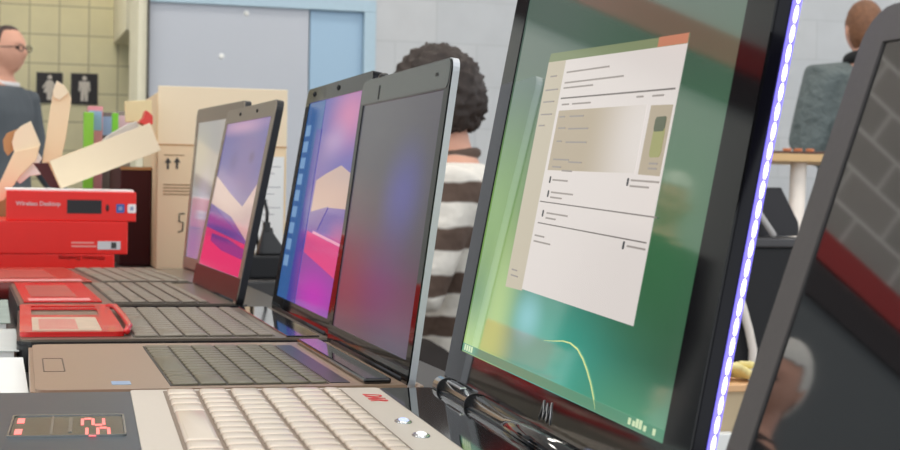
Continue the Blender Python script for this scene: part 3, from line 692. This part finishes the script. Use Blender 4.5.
YTL = 11.3
tile_m = brick_mat('cream_tile', (222, 214, 176), (217, 210, 172), (172, 164, 132), .2, .2, .005, offset=0, rough=.35, shift=(-(at(59, 60, YTL).x % .2)+.0, -(at(60, 35, YTL).z % .2)), bump=.1)
struct('wall_tiled', MB().box(-3, 3.5, YTL, YTL+.15, 0, 6), tile_m)
xs0 = at(126, 25, 10.2).x; zs = at(130, 30, 10.2).z
struct('wall_soffit', MB().box(xs0, 1.2, 10.2, YTL, zs, 3.2), jamb_m)
door_a = mat('door_grey', (188, 192, 200), .45, var=.02, scale=2); door_b = mat('door_blue', (160, 190, 214), .45, var=.02, scale=2)
d1 = MB().box(xd0, xd1-.004, YW+.02, YW+.08, 0.005, zdoor-.003, .004).build('door_1', door_a); d1['kind'] = 'structure'
d2 = MB().box(xd1+.004, xd2-.05, YW+.03, YW+.09, 0.005, zdoor-.04, .004).build('door_2', door_b); d2['kind'] = 'structure'
MB().box(xd1+.06, xd1+.10, YW-.03, YW+.03, 1.0, 1.15, .01).build('door_handle', chrome, d2)
for (x, y) in ((247, 13), (222, 56)):
    p = at(x, y, YW); b = MB(); b.ell((p.x, YW+.018, p.z), (.016, .006, .016), seg=14); b.build('door_stud', white_paper, d1)
frm = mat('door_frame', (176, 200, 214), .5)
struct('trim_6', MB().box(xd2-.048, xd2+.02, YW-.006, YW+.1, 0, zdoor-.039, .002), frm)
struct('trim_7', MB().box(xd0, xd2+.02, YW-.006, YW+.1, zdoor-.038, zdoor+.03, .002), frm)
struct('ceiling', MB().box(-9, 9, 1.5, 12.2, 6, 6.1), mat('ceiling_paint', (225, 225, 222), .8))

# restroom signs
sign_bk = mat('sign_black', (40, 36, 38), .4); sign_wh = mat('sign_white', (205, 198, 190), .5)
def wc(pxl, pxr, pt, pb, woman, label):
    xa, zt = XZ(pxl, pt, YTL); xb, zb = XZ(pxr, pb, YTL)
    o = thing('restroom_sign', label, 'sign', ((xa+xb)/2, YTL, zb), 0, 'restroom signs on the tiled wall')
    a = (xb-xa)/2; h = zt-zb
    MB().box(-a, a, -.012, 0, 0, h, .002).build('plate', sign_bk, o)
    fn = lambda p, q, y: Vector((p, y, q))
    b = MB(); b.ell((0, -.014, h*.84), (h*.075, .004, h*.075), seg=16)
    if woman: b.prism([(-.018, h*.74), (.018, h*.74), (.05, h*.50), (.042, h*.47), (.022, h*.60), (.042, h*.34), (.018, h*.34), (.018, h*.1), (-.018, h*.1), (-.018, h*.34), (-.042, h*.34), (-.022, h*.60), (-.042, h*.47), (-.05, h*.50)], fn, -.015, -.011)
    else: b.prism([(-.036, h*.74), (.036, h*.74), (.040, h*.42), (.028, h*.42), (.024, h*.64), (.024, h*.1), (.004, h*.1), (0, h*.40), (-.004, h*.1), (-.024, h*.1), (-.024, h*.64), (-.028, h*.42), (-.040, h*.42)], fn, -.015, -.011)
    b.build('figure', sign_wh, o)
wc(36.5, 62.5, 72, 103.5, True, 'black sign with a white skirted figure, left of the pair')
wc(71, 97.5, 73, 105, False, 'black sign with a white trousered figure, right of the pair')

# ---------------------------------------------------------------- right-hand background
wood = mat('light_wood', (222, 184, 132), .5, var=.08, scale=12); dark_wood = mat('dark_wood', (92, 60, 44), .4)
white_metal = mat('white_metal', (232, 222, 212), .4)
Yt = 4.6
xa, zt = XZ(735, 150.5, Yt); xb, zb = XZ(905, 161, Yt)
zt = at(790, 151, Yt).z; zb = at(790, 161.5, Yt).z
o = thing('high_table', 'high table with light wooden edge and white legs by the right wall', 'table', ((xa+xb)/2, Yt, 0))
a = (xb-xa)/2
MB().box(-a, a, 0, .6, zb, zt-.008, .003).build('tabletop', wood, o)
MB().box(-a, a, .0, .6, zt-.008, zt, .002).build('top_panel', dark_wood, o)
xl = at(803, 200, Yt).x-o.location.x
for (x, y) in ((xl, .05), (xl, .55), (a-.05, .05), (-a+.05, .55)): MB().tube([(x-.012, y, 0), (x+.008, y, zb)], .026, 14).build('leg', white_metal, o)
for k, (p_, lb) in enumerate(((787, 'orange disc painting a highlight, leftmost on the high wooden table'), (798, 'orange disc painting a highlight, in the middle on the high wooden table'), (810, 'orange disc painting a highlight, rightmost on the high wooden table'))):
    c = at(p_, 148.5, Yt+.06)
    b = MB(); b.tube([(0, 0, 0), (0, 0, .010)], .014, 16); ob = b.build('highlight_disc', mat('copper_highlight', (206, 120, 70), .35)); ob.location = (c.x, Yt+.06, zt); tag(ob, lb, 'highlight disc', 'highlight discs on the high table')  # orange discs stand in for highlights on the dark table top
# black flight case with leaning panel
Yc = 3.0
xa = at(700, 300, Yc).x; xb = at(812, 300, Yc).x; zc = at(760, 238, Yc).z
o = thing('equipment_case', 'tall black equipment case between the big black laptop and dark grey laptop', 'case', ((xa+xb)/2, Yc, 0)); a = (xb-xa)/2
MB().box(-a, a, 0, .5, 0, zc-.02, .006).build('body', black_matt, o)
MB().box(-a-.004, a+.004, -.006, .506, zc-.02, zc, .004).build('lid', mat('case_lid', (62, 60, 62), .35), o)
for sx in (-1, 1): MB().box(sx*a-.02, sx*a+.02, -.008, .03, .0, .05, .004).build('corner_plate', silver, o)
b = MB(); b.tube([at(x, y, Yc-.016)-o.location for x, y in ((708, 240), (722, 268), (733, 285), (742, 305), (749, 330), (753, 350), (752, 380))], .009, 10, round_ends=True)
ob = b.build('white_cable', white_metal); ob.location = o.location; tag(ob, 'white cable hanging down the front of the black case', 'cable')
b = MB(); g = [at(x, y, Yc+.05) for x, y in ((752, 187.5), (781, 187.5), (798, 222), (800, 236), (748, 237))]; zz = zc
org = Vector((g[0].x, Yc+.05, zz))
b.prism([(p.x, max(p.z, zz)) for p in g], lambda p, r, y: Vector((p, y, r))-org, Yc+.05, Yc+.09); ob = b.build('display_panel', mat('panel_black', (34, 32, 36), .5)); ob.location = org
tag(ob, 'black slanted panel standing on the equipment case', 'panel')
b = MB(); b.tube([Vector((at(754, 202, Yc+.03).x, Yc+.04, at(754, 202, Yc+.03).z)), Vector((at(771, 236, Yc+.03).x, Yc+.02, zz+.007))], .007, 10, round_ends=True)
ob = b.build('support_rod', mat('rod_grey', (170, 166, 164), .4)); tag(ob, 'grey rod leaning on the black slanted panel', 'rod')
# carton with yellow bundle
Yk = 2.15
xa = at(700, 420, Yk).x; xb = at(760, 420, Yk).x; zk = at(735, 386, Yk).z
o = thing('small_carton', 'cardboard carton under the yellow bundle beside the dark grey laptop', 'carton', ((xa+xb)/2, Yk, 0)); a = (xb-xa)/2
MB().box(-a, a, 0, .3, 0, zk, .003).build('body', mat('greyed_card', (190, 170, 138), .8), o)
MB().box(-a-.003, a+.003, -.006, .1, zk-.008, zk+.002, .001).build('flap', mat('tan_flap', (222, 176, 130), .8), o)
b = MB()
cx = at(738, 377, Yk).x
for k in range(4): b.tube([(cx-.05+.1*t/14, Yk+.05+.03*math.sin(t*.9+k), zk+.009+.005*k+.003*math.sin(t*.7+k)) for t in range(15)], .006, 8, round_ends=True)
ob = b.build('rope_bundle', mat('yellow_rope', (232, 216, 150), .7)); tag(ob, 'pale yellow rope bundle on the small carton', 'rope')
xq = at(722, 433, Yk-.02)
b = MB(); b.box(-.016, .022, -.05, -.005, 0, .0); 
b.bm.clear(); b.box(-.03, .02, -.03, -.004, 0, xq.z, .002); ob = b.build('paper_roll', white_paper); ob.location = (xq.x, Yk, 0); tag(ob, 'white upright pack standing in front of the small carton', 'pack')

# ---------------------------------------------------------------- people
skin_m = mat('skin', (214, 160, 136), .55, var=.04, scale=20)
def head_mesh(mb, c, Mr, s=1.0):
    """a head facing local +y, height about 0.235"""
    q = bmesh.ops.create_uvsphere(mb.bm, u_segments=40, v_segments=28, radius=1)
    g = lambda d, w: math.exp(-(d/w)**2)
    for v in q['verts']:
        x, y, z = v.co
        p = Vector((x*.076, y*.098, z*.118))
        if p.z < 0:
            k = -p.z/.118; p.x *= 1-.34*k*k; p.y = p.y*(1-.22*k*k)+.012*k
        fr = max(0, y)
        p.y += .022*g(p.x, .013)*g(p.z+.018, .022)*(fr > .3)          # nose
        p.y += .006*g(p.x, .010)*g(p.z-.012, .03)*(fr > .3)
        for sx in (-1, 1): p.y -= .013*g(p.x-sx*.031, .016)*g(p.z-.010, .014)*(fr > .3)   # eye sockets
        p.y += .006*g(p.z-.036, .012)*g(p.x, .05)*(fr > .3)           # brow
        p.y -= .005*g(p.z+.058, .004)*g(p.x, .022)*(fr > .3)          # mouth line
        p.y += .005*g(p.z+.064, .006)*g(p.x, .02)*(fr > .3)
        p.y += .008*g(p.z+.095, .016)*g(p.x, .022)*(fr > .3)          # chin
        v.co = Vector(c)+Mr @ (p*s)
    for sx in (-1, 1): mb.ell(Vector(c)+Mr @ Vector((sx*.078*s, -.008*s, -.002*s)), (.010*s, .020*s, .032*s), Mr, 12)
def limb(mb, pts, rad): mb.tube(pts, rad, 14, round_ends=True)
def ering(c, rx, ry, n=20): return [Vector((c[0]+rx*math.cos(2*PI*k/n), c[1]+ry*math.sin(2*PI*k/n), c[2])) for k in range(n)]
def hand(mb, wr, d, n, side):
    """palm, four unequal fingers and a thumb; d along the hand, n towards the palm side"""
    d = Vector(d).normalized(); n = Vector(n); n = (n-d*n.dot(d)).normalized(); s = d.cross(n).normalized()*side
    W = Vector(wr)
    mb.tube([W, W+d*.03, W+d*.075], [.022, .028, .028], 10, round_ends=True)
    for k, L_ in enumerate((.070, .078, .072, .056)):
        o = W+d*.08+s*(.027-.018*k)
        mb.tube([o-d*.02, o+d*L_*.45+n*.006, o+d*L_*.75+n*.018, o+d*L_*.95+n*.034], [.0095, .009, .008, .007], 8, round_ends=True)
    o = W+d*.03+s*.022
    mb.tube([o, o+d*.025+s*.022+n*.01, o+d*.055+s*.026+n*.022], [.011, .010, .008], 8, round_ends=True)
def finish(mb, name, m, parent, voxel, it=6):
    o = mb.build(name, m, parent)
    r = o.modifiers.new('Remesh', 'REMESH'); r.mode = 'VOXEL'; r.voxel_size = voxel; r.use_smooth_shade = True
    if it: q = o.modifiers.new('Smooth', 'SMOOTH'); q.iterations = it; q.factor = .5
    return o
def shoe_pair(root, feet, fdir, m):
    for f in feet:
        b = MB(); f = Vector(f)
        b.loft([[Vector((f.x+x*wd, f.y+y0+y*.02, z)) for x, y in rrect(-1, 1, -1, 1, .6, 3)] for z, wd, y0 in ((0, .045, 0), (.02, .046, 0), (.06, .038, 0), (.09, .036, 0))])
        b.tube([(f.x, f.y-.05, .035), (f.x, f.y+.06, .038), (f.x, f.y+.17, .028)], [.040, .044, .030], 12, round_ends=True)
        for v in b.bm.verts: v.co.z = max(0, v.co.z)
        finish(b, 'shoe', m, root, .008, 4)
def person(label, loc, rz, H, top_m, leg_mm, hair_m, pose='stand', hair='short', coat=False, turn=0.0, lean=0.0, bulk=0.0, glasses=False, collar=None, group=None, tilt=0.0, voxel=.008):
    root = thing('person', label, 'person', loc, rz, group)
    k = H/1.75
    V = lambda x, y, z: Vector((x*k, y*k, z*k))
    sit = pose == 'sit'
    hz = .50 if sit else .93
    def T(x, y, z):      # torso points lean forward about the hip
        dz = z; return V(x, y*1+dz*math.sin(lean), hz+dz*math.cos(lean))
    sh = .50
    tor = [(-.04, .155, .105), (.04, .160, .11), (.14, .148, .105), (.26, .158, .112), (.38, .175, .118), (.46, .165, .10), (.515, .11, .075), (.55, .062, .06)]
    def torso(mb, g): mb.loft([[p for p in ering(T(0, 0, z), (rx+g)*k, (ry+g)*k)] for z, rx, ry in tor])
    neck = (T(0, -.005, .52), T(0, .012, .64))
    hc = T(0, .03, .660 if sit else .690)
    Mr = Matrix.Rotation(turn, 3, 'Z') @ Matrix.Rotation(-tilt-lean*.4, 3, 'X')
    arms = []
    for sx in (-1, 1):
        s = T(sx*.19, 0, .455)
        if sit: e = T(sx*.25, .10, .20); w = T(sx*.15, .33, .16)
        elif pose == 'walk': e = T(sx*.245, -.05*sx-.02, .18); w = T(sx*.24, .10-.1*sx, -.04)
        elif pose == 'fold': e = T(sx*.26, -.02, .19); w = T(sx*.10, .20, .16)
        else: e = T(sx*.235, -.03, .17); w = T(sx*.245, .05, -.06)
        arms.append((sx, s, e, w))
    legs = []
    for sx in (-1, 1):
        h = V(sx*.09, 0, hz-.03)
        if sit: kn = V(sx*.11, .42, .50); an = V(sx*.11, .40, .09)
        elif pose == 'walk': kn = V(sx*.09, .05+.10*sx, .50); an = V(sx*.09, .16*sx-.02, .09)
        else: kn = V(sx*.10, .015, .50); an = V(sx*.11, -.02, .09)
        legs.append((sx, h, kn, an))
    b = MB(); torso(b, 0); limb(b, neck, [.056*k, .054*k]); head_mesh(b, hc, Mr, k*1.0)
    for sx, s, e, w in arms:
        limb(b, [T(sx*.12, 0, .44), s, (s+e)/2, e, (e+w)/2, w], [.06*k, .056*k, .046*k, .040*k, .037*k, .027*k])
        hand(b, w, w-e, Vector((-sx, .2, 0)) if not sit else Vector((0, 0, -1)), -1 if sx < 0 else 1)
    for sx, h, kn, an in legs:
        limb(b, [h, (h+kn)/2, kn, (kn*.6+an*.4), an], [.085*k, .075*k, .055*k, .052*k, .036*k])
        limb(b, [an, an+V(0, .06, -.045), an+V(0, .14, -.06)], [.036*k, .035*k, .026*k])
    body = finish(b, 'body', skin_m, root, voxel, 3)
    # jacket or sweater
    b = MB(); hem = -.30 if coat else (-.13 if sit else -.10)
    g = (.024 if coat else .016)+bulk
    rings = [(hem, .175, .13), (hem/2, .165, .12)]+[t for t in tor if t[0] > hem/2+.02][:-1]
    b.loft([[p for p in ering(T(0, 0, z), (rx+g)*k, (ry+g)*k)] for z, rx, ry in rings])
    for sx, s, e, w in arms:
        limb(b, [T(sx*.12, 0, .44), s, (s+e)/2, e, (e+w)/2, w-(w-e)*.12], [(.062+g)*k, (.060+g)*k, (.050+g)*k, (.047+g)*k, (.042+g)*k, (.036+g*.6)*k])
    jk = finish(b, 'jacket' if coat or pose != 'sit' else 'sweater', top_m, root, .011, 6)
    b = MB(); b.tube([T(math.cos(t)*.070, math.sin(t)*.070+.004, (.530+bulk*.9)-.012*math.sin(t)) for t in [2*PI*i/20 for i in range(21)]], .016*k+bulk*.5, 10); finish(b, 'collar', collar or top_m, root, .008, 3)
    b = MB()
    b.loft([[p for p in ering(V(0, 0, hz+z), rx*k, ry*k)] for z, rx, ry in ((-.09, .165, .12), (.0, .172, .122), (.07, .168, .118))])
    for sx, h, kn, an in legs: limb(b, [h, (h+kn)/2, kn, (kn*.6+an*.4), an+V(0, 0, -.02)], [.102*k, .092*k, .072*k, .070*k, .062*k])
    finish(b, 'trousers', leg_mm, root, .011, 4)
    shoe_pair(root, [(l[3].x, l[3].y+.02, 0) for l in legs], 0, black_satin)
    # eyes, hair
    b = MB()
    for sx in (-1, 1):
        b.ell(hc+Mr @ (Vector((sx*.031, .082, .010))*k), (.011*k, .009*k, .008*k), Mr, 12)
    b.build('eyes', mat('eye', (60, 48, 44), .2), root)
    b = MB()
    q = bmesh.ops.create_icosphere(b.bm, subdivisions=5, radius=1)
    kill = []
    for v in q['verts']:
        x, y, z = v.co
        grow = .010
        if hair == 'curly':
            p0 = Vector((x*.100, y*.122, z*.132)); n = noise.noise(v.co*7)*.010+noise.noise(v.co*15)*.010
            p = p0*(1+n/.11)+Vector((0, -.012, .022))
            lim = -.02 if y > .35 else (-.75 if y < .1 else -.35)
        elif hair == 'receding':
            p = Vector((x*.081, y*.101, z*.121))*(1+noise.noise(v.co*9)*.012)+Vector((0, -.005, .003)); lim = .80 if y > .15 else (.25 if y > -.1 else -.35)
        else:
            p = Vector((x*.084, y*.104, z*.126))*(1+noise.noise(v.co*9)*.02)+Vector((0, -.006, .004)); lim = .52 if y > .25 else (.0 if y > -.15 else -.75)
        v.co = hc+Mr @ (p*k)
        if z < lim: kill.append(v)
    bmesh.ops.delete(b.bm, geom=kill, context='VERTS')
    for f in b.bm.faces: f.smooth = True
    h_ = b.build('hair', hair_m, root)
    sd = h_.modifiers.new('Solidify', 'SOLIDIFY'); sd.thickness = .012; sd.offset = -1
    if glasses:
        b = MB()
        for sx in (-1, 1): b.tube([hc+Mr @ (Vector((sx*.033+.022*math.cos(t), .103, .008+.016*math.sin(t)))*k) for t in [2*PI*i/16 for i in range(17)]], .0025, 6)
        b.tube([hc+Mr @ (Vector((x, .104, .012))*k) for x in (-.012, 0, .012)], .002, 6)
        for sx in (-1, 1): b.tube([hc+Mr @ (Vector((sx*.056, .100, .012))*k), hc+Mr @ (Vector((sx*.082, -.005, .012))*k)], .0022, 6)
        b.build('glasses', mat('glasses_frame', (40, 28, 28), .3), root)
    return root
slate_cloth = mat('slate_cloth', (84, 90, 96), .85, var=.15, scale=8, bump=.4)
grey_green = mat('grey_green_cloth', (92, 102, 102), .7, var=.3, scale=11, bump=1.0)
for n_ in grey_green.node_tree.nodes:
    if n_.type == 'BUMP': n_.inputs['Distance'].default_value = .05
black_cloth = mat('black_cloth', (26, 26, 28), .8, var=.2, scale=9, bump=.3)
denim = mat('denim', (52, 58, 74), .85); white_cloth = mat('white_cloth', (225, 222, 222), .8)
brown_hair = mat('brown_hair', (120, 80, 54), .6, var=.5, scale=45, bump=1.0); dark_hair = mat('dark_hair', (46, 34, 28), .6, var=.5, scale=50)
grey_hair = mat('grey_brown_hair', (70, 56, 52), .6, var=.3, scale=60); white_hair = mat('white_hair', (226, 222, 214), .6, var=.08, scale=60)
p = at(2, 100, 7.5)
person('person in a dark grey jacket and glasses walking past the tiled wall', (p.x, 7.5, 0), -PI/2-.65, 1.61, slate_cloth, denim, grey_hair, 'walk', 'receding', glasses=True, collar=white_cloth)
sweater = stripe_mat('striped_knit', ((92, 74, 64), (226, 220, 210)), .107, .033)
p = at(472, 100, 3.7)
pb = person('person with dark curly hair in a brown and white striped sweater, seated behind the laptops', (p.x, 3.7, -.065), PI/2-.25, 1.68, sweater, mat('dark_trousers', (58, 52, 50), .85), dark_hair, 'sit', 'curly', lean=.10, tilt=.1)
pb.location.z = 0
p = at(866, 60, 6.2)
person('person in a grey jacket standing with back turned at the right wall', (p.x, 6.2, 0), -.1, 1.77, grey_green, denim, brown_hair, 'fold', 'short', collar=black_cloth, bulk=.03)
person('white-haired person in a black coat, mirrored low in the dark blank screen', (-1.6, 4.06, 0), -2.2, 1.76, black_cloth, black_cloth, white_hair, 'stand', 'short', coat=True, lean=.12, tilt=.25)
person('white-haired person in a black coat, mirrored beside the document on screen', (-1.47, 6.54, 0), -2.5, 1.76, black_cloth, black_cloth, white_hair, 'stand', 'short', coat=True, lean=.1, tilt=.2)
# chair under the seated person
o = thing('chair', 'black chair under the person in the striped sweater', 'chair', (pb.location.x, pb.location.y, 0), PI/2-.25)
MB().box(-.22, .22, -.20, .24, .365, .395, .01).build('seat', black_matt, o)
MB().box(-.20, .20, -.24, -.21, .50, .74, .01).build('backrest', black_matt, o)
for sx in (-1, 1):
    MB().tube([(sx*.19, .20, 0), (sx*.19, .20, .37)], .012, 10).build('leg', leg_m, o)
    MB().tube([(sx*.19, -.24, 0), (sx*.19, -.20, .38), (sx*.19, -.235, .74)], .012, 10).build('leg', leg_m, o)

# ---------------------------------------------------------------- light
w = bpy.data.worlds.new('hall_light'); SC.world = w; w.use_nodes = True
w.node_tree.nodes['Background'].inputs[0].default_value = (.92, .96, 1.0, 1); w.node_tree.nodes['Background'].inputs[1].default_value = 1.35
tube_m = glow('lamp_tube', (255, 248, 238), 14.0)
for (x, y) in ((-3.2, 3.2), (0.6, 3.2), (4.4, 3.2), (-3.2, 6.8), (0.6, 6.8), (4.4, 6.8)):
    o = thing('ceiling_light', 'white panel light under the hall ceiling', 'light', (x, y, 5.9), 0, 'ceiling lights of the hall')
    MB().box(-.8, .8, -.5, .5, .02, .1, .01).build('housing', white_metal, o)
    MB().box(-.75, .75, -.45, .45, 0, .022).build('diffuser', tube_m, o)
o = thing('ceiling_light', 'added unseen panel light brightening the tiled recess', 'light', (.3, 10.0, 3.1), 0)  # lamp added out of view to brighten the tiled wall
MB().box(-.6, .6, -.3, .3, .02, .1, .01).build('housing', white_metal, o)
MB().box(-.55, .55, -.25, .25, 0, .022).build('diffuser', tube_m, o)
